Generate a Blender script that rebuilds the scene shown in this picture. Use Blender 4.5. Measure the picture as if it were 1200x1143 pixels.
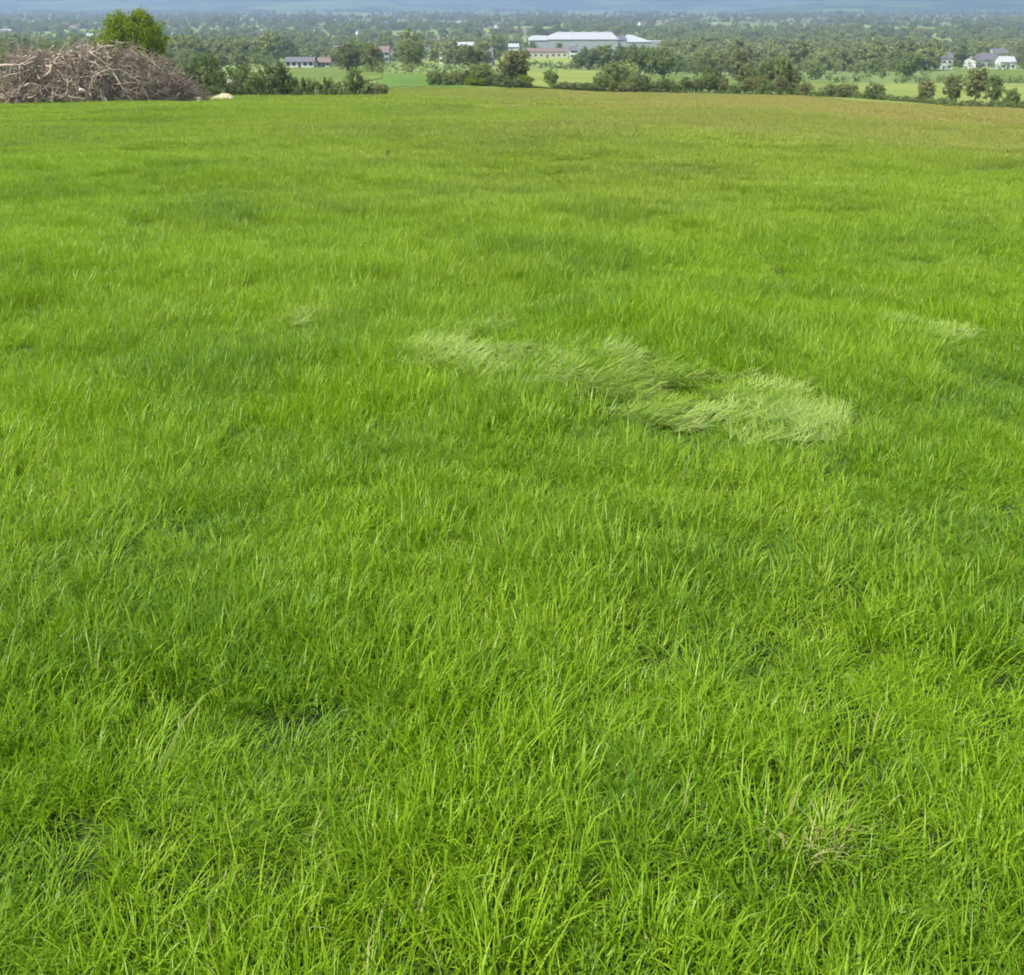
import bpy, math, random
import numpy as np

for o in list(bpy.data.objects):
    bpy.data.objects.remove(o)
SC = bpy.context.scene
COL = SC.collection

# ------------------------------------------------------------------ camera, sky, sun, exposure
EYE = 1.60
PITCH = math.atan(345.0 / 1178.0)          # look a little downhill; the sky is cropped away
F = 1178.0                                  # focal length in pixels of the 1200 px wide photograph
CX, CY = 600.0, 350.0                       # optical axis in the (cropped) photograph
cam = bpy.data.objects.new('camera', bpy.data.cameras.new('camera'))
COL.objects.link(cam)
cam.location = (0, 0, EYE)
cam.rotation_euler = (math.pi / 2 - PITCH, 0, 0)
cam.data.sensor_fit = 'HORIZONTAL'
cam.data.sensor_width = 36.0
cam.data.lens = 36.0 * F / 1200.0
cam.data.shift_x = 0.0
cam.data.shift_y = -(1143 / 2 - CY) / 1200.0
cam.data.clip_start = 0.05
cam.data.clip_end = 40000
SC.camera = cam

SUN_EL = math.radians(54)
SUN_AZ = math.atan2(-0.75, -0.42)            # direction to the sun, from +Y towards +X
world = bpy.data.worlds.new('World')
SC.world = world
world.use_nodes = True
wn = world.node_tree.nodes
sky = wn.new('ShaderNodeTexSky')
sky.sky_type = 'NISHITA'
sky.sun_disc = False
sky.sun_elevation = SUN_EL
sky.sun_rotation = SUN_AZ
wn['Background'].inputs['Strength'].default_value = 0.10
world.node_tree.links.new(sky.outputs[0], wn['Background'].inputs['Color'])
sun = bpy.data.objects.new('sun', bpy.data.lights.new('sun', 'SUN'))
COL.objects.link(sun)
sun.data.energy = 4.2
sun.data.angle = math.radians(0.6)
sun.data.color = (1.0, 0.95, 0.86)
from mathutils import Vector
to_sun = Vector((math.sin(SUN_AZ) * math.cos(SUN_EL), math.cos(SUN_AZ) * math.cos(SUN_EL), math.sin(SUN_EL)))
sun.rotation_euler = to_sun.to_track_quat('Z', 'Y').to_euler()
sun.location = (-20, 0, 40)
SC.view_settings.view_transform = 'Standard'
SC.view_settings.look = 'None'
SC.view_settings.gamma = 1.0
SC.view_settings.exposure = 0.88
SC.cycles.use_denoising = True
SC.cycles.use_adaptive_sampling = True
SC.cycles.adaptive_threshold = 0.03
SC.cycles.adaptive_min_samples = 20
SC.cycles.max_bounces = 5
SC.cycles.diffuse_bounces = 3
SC.cycles.glossy_bounces = 2
SC.cycles.transmission_bounces = 3
SC.cycles.volume_bounces = 0
SC.cycles.filter_width = 1.8

rng = np.random.default_rng(7)
random.seed(7)

# ------------------------------------------------------------------ numeric helpers
def sstep(a, b, x):
    t = np.clip((np.asarray(x, float) - a) / (b - a), 0, 1)
    return t * t * (3 - 2 * t)

def vnoise(x, y, seed=0):
    x = np.asarray(x, float); y = np.asarray(y, float)
    xi = np.floor(x).astype(np.int64); yi = np.floor(y).astype(np.int64)
    fx = x - xi; fy = y - yi
    fx = fx * fx * (3 - 2 * fx); fy = fy * fy * (3 - 2 * fy)
    def h(a, b):
        n = (a * 374761393 + b * 668265263 + seed * 974634777) & 0xFFFFFFFF
        n = ((n ^ (n >> 13)) * 1274126177) & 0xFFFFFFFF
        n = n ^ (n >> 16)
        return (n & 0xFFFF) / 65535.0
    return (h(xi, yi) * (1 - fx) + h(xi + 1, yi) * fx) * (1 - fy) + (h(xi, yi + 1) * (1 - fx) + h(xi + 1, yi + 1) * fx) * fy

PX = np.array([-400., -120., 0, 60, 150, 260, 400, 800, 1200, 3000, 30000])
PZ = np.array([16., 7., 0, -4.0, -10.2, -15.6, -22., -36., -40., -40., -40.])
_d = np.diff(PZ) / np.diff(PX)
_m = np.concatenate([[_d[0]], (_d[:-1] + _d[1:]) / 2, [0]])
_m[-3:] = 0
def profile(y):
    y = np.clip(np.asarray(y, float), PX[0], PX[-1])
    i = np.clip(np.searchsorted(PX, y) - 1, 0, len(PX) - 2)
    h = PX[i + 1] - PX[i]; t = (y - PX[i]) / h
    return ((2*t**3 - 3*t**2 + 1) * PZ[i] + (t**3 - 2*t**2 + t) * h * _m[i]
            + (-2*t**3 + 3*t**2) * PZ[i+1] + (t**3 - t**2) * h * _m[i+1])

def terrain(x, y):
    x = np.asarray(x, float); y = np.asarray(y, float)
    z = profile(y)
    z = z - 0.036 * np.minimum(np.log1p(np.exp(np.clip(x / 8.0, -30, 30))) * 8.0, 95) * sstep(0, 50, y) * (1 - sstep(450, 1000, y))
    u = x / np.maximum(y, 1.0)
    m = sstep(-0.112, -0.17, u) * sstep(70, 95, y) * (1 - sstep(180, 320, y))
    z = z - 2.2 * m                                              # the ground falls away behind the brow with the brush pile
    r = np.hypot(x, y)
    z = z + (1.6 * np.sin(x / 71 + 1.3) * np.sin(y / 93 + .4) + 1.1 * np.sin(x / 37 + y / 51)) * sstep(330, 700, r)
    z = z + (0.13 * (vnoise(x / 2.6, y / 2.6, 3) - .5) + .09 * (vnoise(x / .9, y / .9, 5) - .5)) * (1 - sstep(60, 160, r)) + 0.5 * (vnoise(x / 14, y / 14, 4) - .5) * sstep(6, 20, r) * (1 - sstep(200, 300, r))
    return z

CP, SP = math.cos(PITCH), math.sin(PITCH)
def at(px, y):
    """ground point in image column px at distance y ahead of the photographer"""
    x = (px - CX) / F * y
    for _ in range(4):
        z = float(terrain(x, y))
        x = (px - CX) / F * (y * CP + (EYE - z) * SP)
    return np.array([x, y, float(terrain(x, y))])

def height_to(py, y):
    """world z seen at image row py at distance y"""
    a = PITCH + math.atan((py - CY) / F)
    return EYE - y * math.tan(a)

def ground_hit(px, py):
    a = PITCH + math.atan((py - CY) / F)
    lo, hi = 0.3, 400.
    for _ in range(50):
        m = (lo + hi) / 2
        p = at(px, m)
        if p[2] > EYE - m * math.tan(a): hi = m
        else: lo = m
    return at(px, lo)

# ------------------------------------------------------------------ mesh helpers
def mesh_from(name, V, Fc, mat=None, smooth=False, attrs=None):
    """V (n,3); Fc list of (m,k) index arrays"""
    V = np.asarray(V, np.float32)
    me = bpy.data.meshes.new(name)
    if not isinstance(Fc, list): Fc = [Fc]
    Fc = [np.asarray(f, np.int32) for f in Fc if len(f)]
    me.vertices.add(len(V)); me.vertices.foreach_set('co', V.ravel())
    nl = sum(f.size for f in Fc); nf = sum(len(f) for f in Fc)
    if nf:
        me.loops.add(nl); me.loops.foreach_set('vertex_index', np.concatenate([f.ravel() for f in Fc]))
        starts = []; s = 0
        for f in Fc:
            starts.append(s + np.arange(len(f)) * f.shape[1]); s += f.size
        me.polygons.add(nf); me.polygons.foreach_set('loop_start', np.concatenate(starts).astype(np.int32))
        me.polygons.foreach_set('use_smooth', np.full(nf, bool(smooth)))
    for k, a in (attrs or {}).items():
        a = np.asarray(a, np.float32)
        if a.ndim == 1:
            at_ = me.attributes.new(k, 'FLOAT', 'POINT'); at_.data.foreach_set('value', a)
        else:
            at_ = me.attributes.new(k, 'FLOAT_VECTOR', 'POINT'); at_.data.foreach_set('vector', a.ravel())
    if mat: me.materials.append(mat)
    me.update(); me.validate()
    return me

def link(name, me, parent=None, loc=None):
    o = bpy.data.objects.new(name, me)
    COL.objects.link(o)
    if parent: o.parent = parent
    if loc is not None: o.location = loc
    return o

def tag(o, label=None, cat=None, group=None, kind=None):
    if label: o['label'] = label
    if cat: o['category'] = cat
    if group: o['group'] = group
    if kind: o['kind'] = kind
    return o

def thing(name, loc, label, cat, group=None, rz=0.0):
    o = bpy.data.objects.new(name, None); COL.objects.link(o)
    o.empty_display_size = .3
    o.location = loc; o.rotation_euler = (0, 0, rz)
    return tag(o, label, cat, group)

class MB:
    def __init__(s): s.v = []; s.f3 = []; s.f4 = []; s.n = 0
    def add(s, v, f):
        for q in f:
            (s.f4 if len(q) == 4 else s.f3).append([i + s.n for i in q])
        s.v.extend(v); s.n += len(v)
    def box(s, x0, x1, y0, y1, z0, z1):
        v = [(x0,y0,z0),(x1,y0,z0),(x1,y1,z0),(x0,y1,z0),(x0,y0,z1),(x1,y0,z1),(x1,y1,z1),(x0,y1,z1)]
        s.add(v, [(0,3,2,1),(4,5,6,7),(0,1,5,4),(1,2,6,5),(2,3,7,6),(3,0,4,7)])
    def tube(s, pts, rad, k=5):
        pts = [np.asarray(p, float) for p in pts]
        v = []; f = []
        for i, p in enumerate(pts):
            d = pts[min(i + 1, len(pts) - 1)] - pts[max(i - 1, 0)]
            d = d / (np.linalg.norm(d) + 1e-9)
            a = np.cross(d, (0.31, 0.2, 0.93) if abs(d[2]) < .9 else (1, 0, 0)); a /= np.linalg.norm(a) + 1e-9
            b = np.cross(d, a)
            for j in range(k):
                t = 2 * math.pi * j / k
                v.append(tuple(p + rad[i] * (math.cos(t) * a + math.sin(t) * b)))
        for i in range(len(pts) - 1):
            for j in range(k):
                f.append((i*k + j, i*k + (j+1) % k, (i+1)*k + (j+1) % k, (i+1)*k + j))
        if k == 4:
            f.append((3,2,1,0)); n = (len(pts)-1)*k; f.append((n,n+1,n+2,n+3))
        else:
            for e, sg in ((0, -1), (len(pts)-1, 1)):
                for j in range(1, k-1):
                    t3 = (e*k, e*k+j, e*k+j+1)
                    f.append(t3 if sg > 0 else t3[::-1])
        s.add(v, f)
    def mesh(s, name, mat, smooth=False):
        fs = []
        if s.f4: fs.append(np.array(s.f4))
        if s.f3: fs.append(np.array(s.f3))
        return mesh_from(name, np.array(s.v), fs, mat, smooth)

# ------------------------------------------------------------------ materials
class NT:
    def __init__(s, name):
        s.m = bpy.data.materials.new(name); s.m.use_nodes = True
        s.t = s.m.node_tree; s.t.nodes.clear()
        s.out = s.t.nodes.new('ShaderNodeOutputMaterial')
    def n(s, typ, **kw):
        nd = s.t.nodes.new('ShaderNode' + typ)
        for k, v in kw.items():
            if k.startswith('i_'):
                key = k[2:]; key = int(key) if key.isdigit() else key.replace('_', ' ')
                if hasattr(v, 'links') or isinstance(v, bpy.types.NodeSocket): s.t.links.new(v, nd.inputs[key])
                else: nd.inputs[key].default_value = v
            else: setattr(nd, k, v)
        return nd
    def mix(s, fac, a, b, blend='MIX'):
        nd = s.t.nodes.new('ShaderNodeMix'); nd.data_type = 'RGBA'; nd.blend_type = blend
        for i, v in ((0, fac), (6, a), (7, b)):
            if isinstance(v, bpy.types.NodeSocket): s.t.links.new(v, nd.inputs[i])
            else: nd.inputs[i].default_value = v if i == 0 else (*v, 1)
        return nd.outputs[2]
    def math(s, op, a, b=0.0, clamp=False):
        nd = s.t.nodes.new('ShaderNodeMath'); nd.operation = op; nd.use_clamp = clamp
        for i, v in ((0, a), (1, b)):
            if isinstance(v, bpy.types.NodeSocket): s.t.links.new(v, nd.inputs[i])
            else: nd.inputs[i].default_value = v
        return nd.outputs[0]
    def rng(s, v, a, b, c=0.0, d=1.0, smooth=True):
        nd = s.t.nodes.new('ShaderNodeMapRange'); nd.interpolation_type = 'SMOOTHSTEP' if smooth else 'LINEAR'
        s.t.links.new(v, nd.inputs[0])
        for i, q in enumerate((a, b, c, d)): nd.inputs[i + 1].default_value = q
        return nd.outputs[0]
    def pos(s):
        return s.n('NewGeometry').outputs['Position']
    def noise(s, scale, detail=3.0, vec=None, rough=.55):
        nd = s.n('TexNoise'); nd.inputs['Scale'].default_value = scale; nd.inputs['Detail'].default_value = detail
        nd.inputs['Roughness'].default_value = rough
        s.t.links.new(vec if vec is not None else s.pos(), nd.inputs['Vector'])
        return nd.outputs['Fac']
    def attr(s, name):
        nd = s.n('Attribute'); nd.attribute_name = name; return nd
    def finish(s, color, rough=.8, spec=.3, trans=None, tfac=.35, bump=None, bstr=.3, bdist=.05, metallic=0.0):
        p = s.n('BsdfPrincipled')
        if isinstance(color, bpy.types.NodeSocket): s.t.links.new(color, p.inputs['Base Color'])
        else: p.inputs['Base Color'].default_value = (*color, 1)
        p.inputs['Roughness'].default_value = rough
        p.inputs['Specular IOR Level'].default_value = spec
        p.inputs['Metallic'].default_value = metallic
        if bump is not None:
            b = s.n('Bump'); b.inputs['Strength'].default_value = bstr; b.inputs['Distance'].default_value = bdist
            s.t.links.new(bump, b.inputs['Height']); s.t.links.new(b.outputs[0], p.inputs['Normal'])
        sh = p.outputs[0]
        if trans is not None:
            t = s.n('BsdfTranslucent')
            if isinstance(trans, bpy.types.NodeSocket): s.t.links.new(trans, t.inputs['Color'])
            else: t.inputs['Color'].default_value = (*trans, 1)
            mx = s.n('MixShader'); mx.inputs[0].default_value = tfac
            s.t.links.new(sh, mx.inputs[1]); s.t.links.new(t.outputs[0], mx.inputs[2]); sh = mx.outputs[0]
        s.t.links.new(sh, s.out.inputs['Surface'])
        return s.m

def simple(name, c, rough=.8, var=.25, scale=3.0, spec=.3, bump=0.0):
    t = NT(name)
    nz = t.noise(scale, 4)
    col = t.mix(nz, tuple(q * (1 - var) for q in c), tuple(q * (1 + var) for q in c))
    return t.finish(col, rough, spec, bump=nz if bump else None, bstr=bump)

def grass_material():
    t = NT('grass_blade')
    a = t.attr('tint'); s = t.n('SeparateXYZ'); t.t.links.new(a.outputs['Vector'], s.inputs[0])
    rnd, pale, straw = s.outputs
    b = t.attr('ic'); b.attribute_type = 'INSTANCER'
    s2 = t.n('SeparateXYZ'); t.t.links.new(b.outputs['Vector'], s2.inputs[0])
    hue, lite, dry = s2.outputs
    c = t.mix(hue, (.040, .150, .018), (.205, .37, .006))
    c = t.mix(rnd, c, (.34, .50, .030))
    c = t.mix(lite, c, (.33, .48, .035))
    c = t.mix(dry, c, (.46, .345, .13))
    c = t.mix(pale, c, (.55, .65, .22))  # flattened blades: paler undersides, with their sheen painted in as well
    c = t.mix(straw, c, (.52, .46, .20))
    tr = t.mix(.5, c, (.34, .52, .004))
    tr = t.mix(t.math('ADD', straw, pale, True), tr, c)
    return t.finish(c, .42, .32, trans=tr, tfac=.44)

def shaded_turf():
    t = NT('meadow_turf')
    s = t.n('SeparateXYZ'); t.t.links.new(t.attr('tint').outputs['Vector'], s.inputs[0])
    nz = t.noise(7, 3)
    c = t.mix(nz, (.018, .036, .008), (.045, .075, .016))  # near turf coloured dark green to stand in for shadow between blades
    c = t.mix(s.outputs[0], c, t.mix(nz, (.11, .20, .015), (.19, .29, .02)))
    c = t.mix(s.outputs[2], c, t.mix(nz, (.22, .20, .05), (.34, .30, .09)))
    return t.finish(c, .95, .1, bump=nz, bstr=.6, bdist=.08)

def dry_amount(x, y):
    """share of flowering, yellowing grass: more of it on the far, right-hand part of the meadow"""
    w = y + 70 * (.6 * vnoise(x / 26, y / 26, 61) + .4 * vnoise(x / 7, y / 7, 62) - .5) + .55 * x
    return (.42 * sstep(-10, 42, w) + .58 * sstep(30, 90, w)) * (.35 + .65 * sstep(-25, 25, x))

def leaf_material(name, a, b, c3, tf=.3):
    t = NT(name)
    at_ = t.attr('tint'); s = t.n('SeparateXYZ'); t.t.links.new(at_.outputs['Vector'], s.inputs[0])
    rn = t.n('ObjectInfo').outputs['Random']
    c = t.mix(rn, a, b)
    c = t.mix(s.outputs[0], c, c3)
    return t.finish(c, .55, .3, trans=c, tfac=tf)

def plain_material():
    """far farmland: a patchwork of fields of different crops"""
    t = NT('farmland')
    mp = t.n('Mapping'); t.t.links.new(t.pos(), mp.inputs[0]); mp.inputs['Scale'].default_value = (1, .75, 0)
    wv = t.n('VectorMath', operation='ADD'); t.t.links.new(mp.outputs[0], wv.inputs[0])
    nn = t.n('TexNoise'); nn.inputs['Scale'].default_value = .006; t.t.links.new(t.pos(), nn.inputs['Vector'])
    sc = t.n('VectorMath', operation='SCALE'); t.t.links.new(nn.outputs['Color'], sc.inputs[0]); sc.inputs[3].default_value = 60
    t.t.links.new(sc.outputs[0], wv.inputs[1])
    v = t.n('TexVoronoi'); v.inputs['Scale'].default_value = .0075; t.t.links.new(wv.outputs[0], v.inputs['Vector'])
    s = t.n('SeparateColor'); t.t.links.new(v.outputs['Color'], s.inputs[0])
    c = t.mix(s.outputs[0], (.15, .21, .06), (.23, .29, .09))
    c = t.mix(t.rng(s.outputs[1], .62, .72), c, (.24, .30, .07))
    c = t.mix(t.rng(s.outputs[2], .78, .84), c, (.22, .19, .11))
    c = t.mix(t.rng(t.noise(.02, 5), .50, .70), c, (.11, .15, .05))
    return t.finish(c, .95, .1)

def hill_material():
    t = NT('hill_farmland')
    v = t.n('TexVoronoi'); v.inputs['Scale'].default_value = .0026; t.t.links.new(t.pos(), v.inputs['Vector'])
    s = t.n('SeparateColor'); t.t.links.new(v.outputs['Color'], s.inputs[0])
    c = t.mix(s.outputs[0], (.06, .12, .03), (.17, .25, .06))
    c = t.mix(t.rng(t.noise(.0018, 5), .45, .58), c, (.035, .06, .025))
    return t.finish(c, .95, .1)

def field_material(name, a, b):
    t = NT(name)
    nz = t.noise(.05, 5)
    c = t.mix(t.rng(nz, .3, .7), a, b)
    c = t.mix(t.math('MULTIPLY', t.noise(.8, 4), .4), c, tuple(q * .5 for q in a))
    return t.finish(c, .95, .1, bump=t.noise(1.5, 3), bstr=.5, bdist=.15)

M = {}
M['grass'] = grass_material()
M['turf'] = shaded_turf()
M['plain'] = plain_material()
M['hill'] = hill_material()
M['field_mid'] = field_material('field_mid_green', (.10, .18, .03), (.15, .24, .04))
M['field_pale'] = field_material('field_yellow_green', (.20, .26, .05), (.29, .33, .085))
M['field_olive'] = field_material('field_olive', (.13, .19, .035), (.18, .23, .05))
M['leaf_bright'] = leaf_material('leaf_bright', (.17, .24, .010), (.19, .26, .012), (.28, .34, .02), .4)
M['leaf_mid'] = leaf_material('leaf_mid', (.125, .19, .04), (.19, .25, .06), (.32, .36, .13), .38)
M['leaf_dark'] = leaf_material('leaf_dark', (.085, .13, .035), (.125, .17, .045), (.25, .29, .10), .38)
M['leaf_olive'] = leaf_material('leaf_olive', (.16, .185, .055), (.22, .23, .075), (.34, .34, .14), .38)
M['leaf_far'] = leaf_material('leaf_far', (.15, .20, .05), (.31, .35, .12), (.35, .38, .15), .35)
M['bark'] = simple('bark', (.16, .13, .10), .9, .35, 6)
def wood_material():
    t = NT('weathered_branch')
    rn = t.n('ObjectInfo').outputs['Random']
    c = t.mix(rn, (.16, .125, .095), (.62, .51, .40))
    c = t.mix(t.rng(t.noise(4, 4), .35, .7), c, (.40, .32, .25))
    return t.finish(c, .85, .2)
M['branch'] = wood_material()
M['twig'] = simple('dry_twig', (.26, .205, .155), .9, .5, 1.6)
M['cream_heap'] = simple('pale_heap', (.46, .41, .25), .95, .2, 5, bump=.5)
M['earth_heap'] = simple('earth_heap', (.34, .26, .17), .95, .25, 3, bump=.6)
M['white_wall'] = simple('white_render', (.66, .65, .62), .85, .06, .6)
M['cream_wall'] = simple('cream_render', (.55, .50, .42), .85, .10, .6)
M['brick_wall'] = simple('brown_brick', (.30, .22, .17), .9, .15, .8)
M['grey_wall'] = simple('grey_cladding', (.42, .42, .42), .7, .08, .5)
M['factory_wall'] = simple('pale_cladding', (.36, .38, .37), .7, .06, .3)
M['slate'] = simple('slate_roof', (.14, .14, .15), .8, .2, 1.0)
M['brown_tile'] = simple('brown_tile_roof', (.20, .15, .13), .85, .2, 1.0)
M['pale_metal'] = simple('pale_sheet_roof', (.40, .42, .42), .7, .08, .2, spec=.2)
M['glass'] = simple('window_glass', (.04, .05, .06), .15, .1, 1, spec=.6)
M['door'] = simple('door_paint', (.10, .08, .07), .6, .1, 2)

# ------------------------------------------------------------------ ground, meadow, fields, hills
EDGE_PX = np.array([-900, -200, 0, 350, 449, 453, 500, 620, 800, 940, 1000, 1100, 1200, 1300, 2100.])
EDGE_Y = np.array([80, 80, 80, 92, 98, 147, 150, 152, 160, 166, 154, 132, 112, 98, 60.])
def edge_y(x, y, z=None):
    """distance of the meadow's far edge in the direction of (x, y)"""
    dep = np.maximum(y * CP + (EYE + .07 * y) * SP, .2)
    return np.interp(CX + F * x / dep, EDGE_PX, EDGE_Y)

rad = np.concatenate([[0], np.geomspace(.8, 15000, 250)])
NA = 420
# finer steps ahead, coarser behind
tt = np.linspace(-1, 1, NA, endpoint=False)
ang = math.pi * (0.35 * tt + 0.65 * tt ** 3)
R_, A_ = np.meshgrid(rad, ang, indexing='ij')
gx = R_ * np.sin(A_); gy = R_ * np.cos(A_)
gz = terrain(gx, gy)
inside = (gy > -20) & (gy < edge_y(gx, np.maximum(gy, 1)) - 9) & (np.abs(gx) < 150) & (R_ < 190)
gz = gz - np.where(inside, .5, 0.0)
V = np.stack([gx, gy, gz], -1).reshape(-1, 3)
i, j = np.meshgrid(np.arange(len(rad) - 1), np.arange(NA), indexing='ij')
q = np.stack([i*NA + j, (i+1)*NA + j, (i+1)*NA + (j+1) % NA, i*NA + (j+1) % NA], -1).reshape(-1, 4)[:, ::-1]
tag(link('ground', mesh_from('ground', V, q, M['plain'], True)), kind='structure')

# meadow sheet: columns fan out from the photographer, rows run up to the far hedge
NCOL, NROW = 320, 260
pxs = np.linspace(-700, 1900, NCOL)
ey = np.interp(pxs, EDGE_PX, EDGE_Y)
t_ = np.linspace(0, 1, NROW)
MV = np.zeros((NROW, NCOL, 3))
for c in range(NCOL):
    ys = -6 + 6.5 * np.minimum(t_ / .12, 1) + np.where(t_ > .12, (ey[c] - .5) * ((np.exp(4.2 * (t_ - .12) / .88) - 1) / (math.exp(4.2) - 1)), 0)
    u = (pxs[c] - CX) / F
    xs = u * np.where(ys > .5, ys * CP + (EYE + .07 * ys) * SP, .5 * CP + 1.6 * SP + (0.5 - ys) * .6)
    MV[:, c, 0] = xs; MV[:, c, 1] = ys; MV[:, c, 2] = terrain(xs, ys)
i, j = np.meshgrid(np.arange(NROW - 1), np.arange(NCOL - 1), indexing='ij')
q = np.stack([i*NCOL + j, i*NCOL + j + 1, (i+1)*NCOL + j + 1, (i+1)*NCOL + j], -1).reshape(-1, 4)
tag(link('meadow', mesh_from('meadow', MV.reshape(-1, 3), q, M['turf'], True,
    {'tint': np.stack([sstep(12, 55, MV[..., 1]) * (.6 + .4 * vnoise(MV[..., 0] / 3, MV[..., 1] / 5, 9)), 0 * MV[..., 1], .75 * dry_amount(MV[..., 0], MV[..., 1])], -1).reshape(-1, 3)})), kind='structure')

def field(px0, px1, y0, y1, mat, px2=None, px3=None, up=.18):
    n, m = 24, 30
    V = np.zeros((n, m, 3))
    for a in range(n):
        y = y0 + (y1 - y0) * a / (n - 1)
        for b in range(m):
            s = a / (n - 1)
            l = px0 + ((px2 if px2 is not None else px0) - px0) * s
            r = px1 + ((px3 if px3 is not None else px1) - px1) * s
            p = at(l + (r - l) * b / (m - 1), y)
            V[a, b] = (p[0], p[1], p[2] + up)
    i, j = np.meshgrid(np.arange(n - 1), np.arange(m - 1), indexing='ij')
    q = np.stack([i*m + j, i*m + j + 1, (i+1)*m + j + 1, (i+1)*m + j], -1).reshape(-1, 4)
    tag(link('field', mesh_from('field', V.reshape(-1, 3), q, M[mat], True)), kind='structure')
field(440, 560, 151, 275, 'field_mid', up=.05)
field(585, 735, 158, 395, 'field_pale', 595, 720)
field(925, 1330, 172, 305, 'field_pale')
field(1010, 1400, 136, 171.8, 'field_pale', 930, 1400)
field(1105, 1500, 117, 135.8, 'field_pale', 1012, 1500)
field(1120, 1400, 320, 470, 'field_olive')
field(330, 448, 225, 400, 'field_olive')
field(740, 1000, 190, 330, 'field_olive')

def hills(name, px0, px1, y0, y1, hfun, seed):
    n, m = 60, 160
    V = np.zeros((n, m, 3))
    for a in range(n):
        s = a / (n - 1)
        y = y0 + (y1 - y0) * s
        xs = (np.linspace(px0, px1, m) - CX) / F * y * 1.0
        e = np.minimum(np.linspace(0, 1, m), 1 - np.linspace(0, 1, m))
        hh = hfun(np.linspace(0, 1, m)) * math.sin(math.pi * min(1, s * 1.0)) ** 1.2 * sstep(0, .12, e)
        hh = hh * (.72 + .56 * vnoise(xs / 900, np.full(m, y / 900), seed)) + 14 * (vnoise(xs / 250, np.full(m, y / 250), seed + 1) - .5)
        V[a, :, 0] = xs; V[a, :, 1] = y; V[a, :, 2] = -46 + hh
    i, j = np.meshgrid(np.arange(n - 1), np.arange(m - 1), indexing='ij')
    q = np.stack([i*m + j, i*m + j + 1, (i+1)*m + j + 1, (i+1)*m + j], -1).reshape(-1, 4)
    tag(link('hills', mesh_from('hills', V.reshape(-1, 3), q, M['hill'], True)), kind='structure')
hills('hills', -900, 2100, 7200, 12500, lambda s: 190 + 0 * s, 31)
hills('hills', -900, 560, 5400, 8200, lambda s: 95 + 25 * np.sin(s * 7), 41)
hills('hills', 820, 2100, 4600, 7600, lambda s: 60 + 80 * s, 51)

# ------------------------------------------------------------------ grass
def blade_patch(name, n, radius, hgt, wid, segs, lean=.35, lodged=0.0, pale=0.0, straw=.02, stalks=0, seed=0, tuft=.03, pertuft=22):
    g = np.random.default_rng(seed)
    nt = max(1, n // pertuft)                                   # blades grow in tufts that share height, lean and tone
    tr = radius * np.sqrt(g.random(nt)); ta = g.random(nt) * 2 * np.pi
    k = g.integers(0, nt, n)
    ox, oy = g.normal(0, tuft, n), g.normal(0, tuft, n)
    bx = tr[k] * np.cos(ta[k]) + ox; by = tr[k] * np.sin(ta[k]) + oy
    th_ = (.42 + 1.0 * g.random(nt) ** 1.3)[k]
    L = hgt * th_ * (.65 + .55 * g.random(n))
    low = g.random(n) < .34; L[low] *= .55                      # short blades in the undergrowth
    taz = (g.random(nt) * 2 * np.pi)[k]; tl = np.abs(g.normal(0, .22, nt))[k]
    az0 = np.arctan2(oy, ox) + g.normal(0, .8, n)
    vx = np.cos(az0) * (np.abs(g.normal(0, lean, n)) + .05) + np.cos(taz) * tl
    vy = np.sin(az0) * (np.abs(g.normal(0, lean, n)) + .05) + np.sin(taz) * tl
    az = np.arctan2(vy, vx); ln = np.minimum(np.hypot(vx, vy), 1.3)
    ln[low] = np.minimum(ln[low] * 1.8, 1.3)
    curl = np.abs(g.normal(.85, .6, n))
    if lodged:
        az = g.normal(0, .9, nt)[k] + g.normal(0, .5, n); ln = g.normal(lodged, .25, n); curl = np.abs(g.normal(.25, .2, n)); L = hgt * (.7 + .6 * g.random(n))
    dx, dy = np.cos(az), np.sin(az)
    w = wid * (.6 + .7 * g.random(n)) * np.where(g.random(n) > .96, 1.7, 1)
    st = (g.random(n) < straw).astype(float) * (.35 + .6 * g.random(n))
    pl = np.clip(pale * (.3 + .9 * g.random(n)), 0, 1)
    tint = np.clip(.60 * g.random(nt)[k] ** 2.0 + .60 * g.random(n) ** 2.6, 0, 1)
    if stalks:
        L[:stalks] = hgt * (1.25 + .4 * g.random(stalks)); ln[:stalks] *= .5; curl[:stalks] = .25; st[:stalks] = .25 + .4 * g.random(stalks); w[:stalks] = wid * .55
    P = np.stack([bx, by, np.full(n, -.015)], 1)
    twist = az + np.pi / 2 + g.normal(0, .6, n)
    sx, sy = np.cos(twist), np.sin(twist)
    verts = []
    th = ln.copy()
    for s in range(segs + 1):
        f = s / segs
        ww = w * (1 - f ** 1.7) * (.75 + .25 * min(1, f * 4)) * .5
        if s < segs:
            verts.append(np.stack([P[:, 0] - sx * ww, P[:, 1] - sy * ww, P[:, 2]], 1))
            verts.append(np.stack([P[:, 0] + sx * ww, P[:, 1] + sy * ww, P[:, 2]], 1))
            step = L / segs
            P = P + np.stack([dx * np.sin(th) * step, dy * np.sin(th) * step, np.cos(th) * step], 1)
            P[:, 2] = np.maximum(P[:, 2], .004)
            th = np.minimum(th + curl * 1.6 / segs * (s + 1) / segs * 1.6, 1.85)
        else:
            verts.append(P.copy())
    nv = 2 * segs + 1
    V = np.stack(verts, 1).reshape(-1, 3)
    base = np.arange(n)[:, None] * nv
    Q = [base + np.array([[2*s, 2*s+1, 2*s+3, 2*s+2]]) for s in range(segs - 1)]
    T = base + np.array([[2*segs-2, 2*segs-1, 2*segs]])
    fs = ([np.concatenate(Q)] if Q else []) + [T]
    tt = np.repeat(np.stack([tint, pl, st], 1), nv, 0)
    return mesh_from(name, V, fs, M['grass'], True, {'tint': tt})

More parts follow.
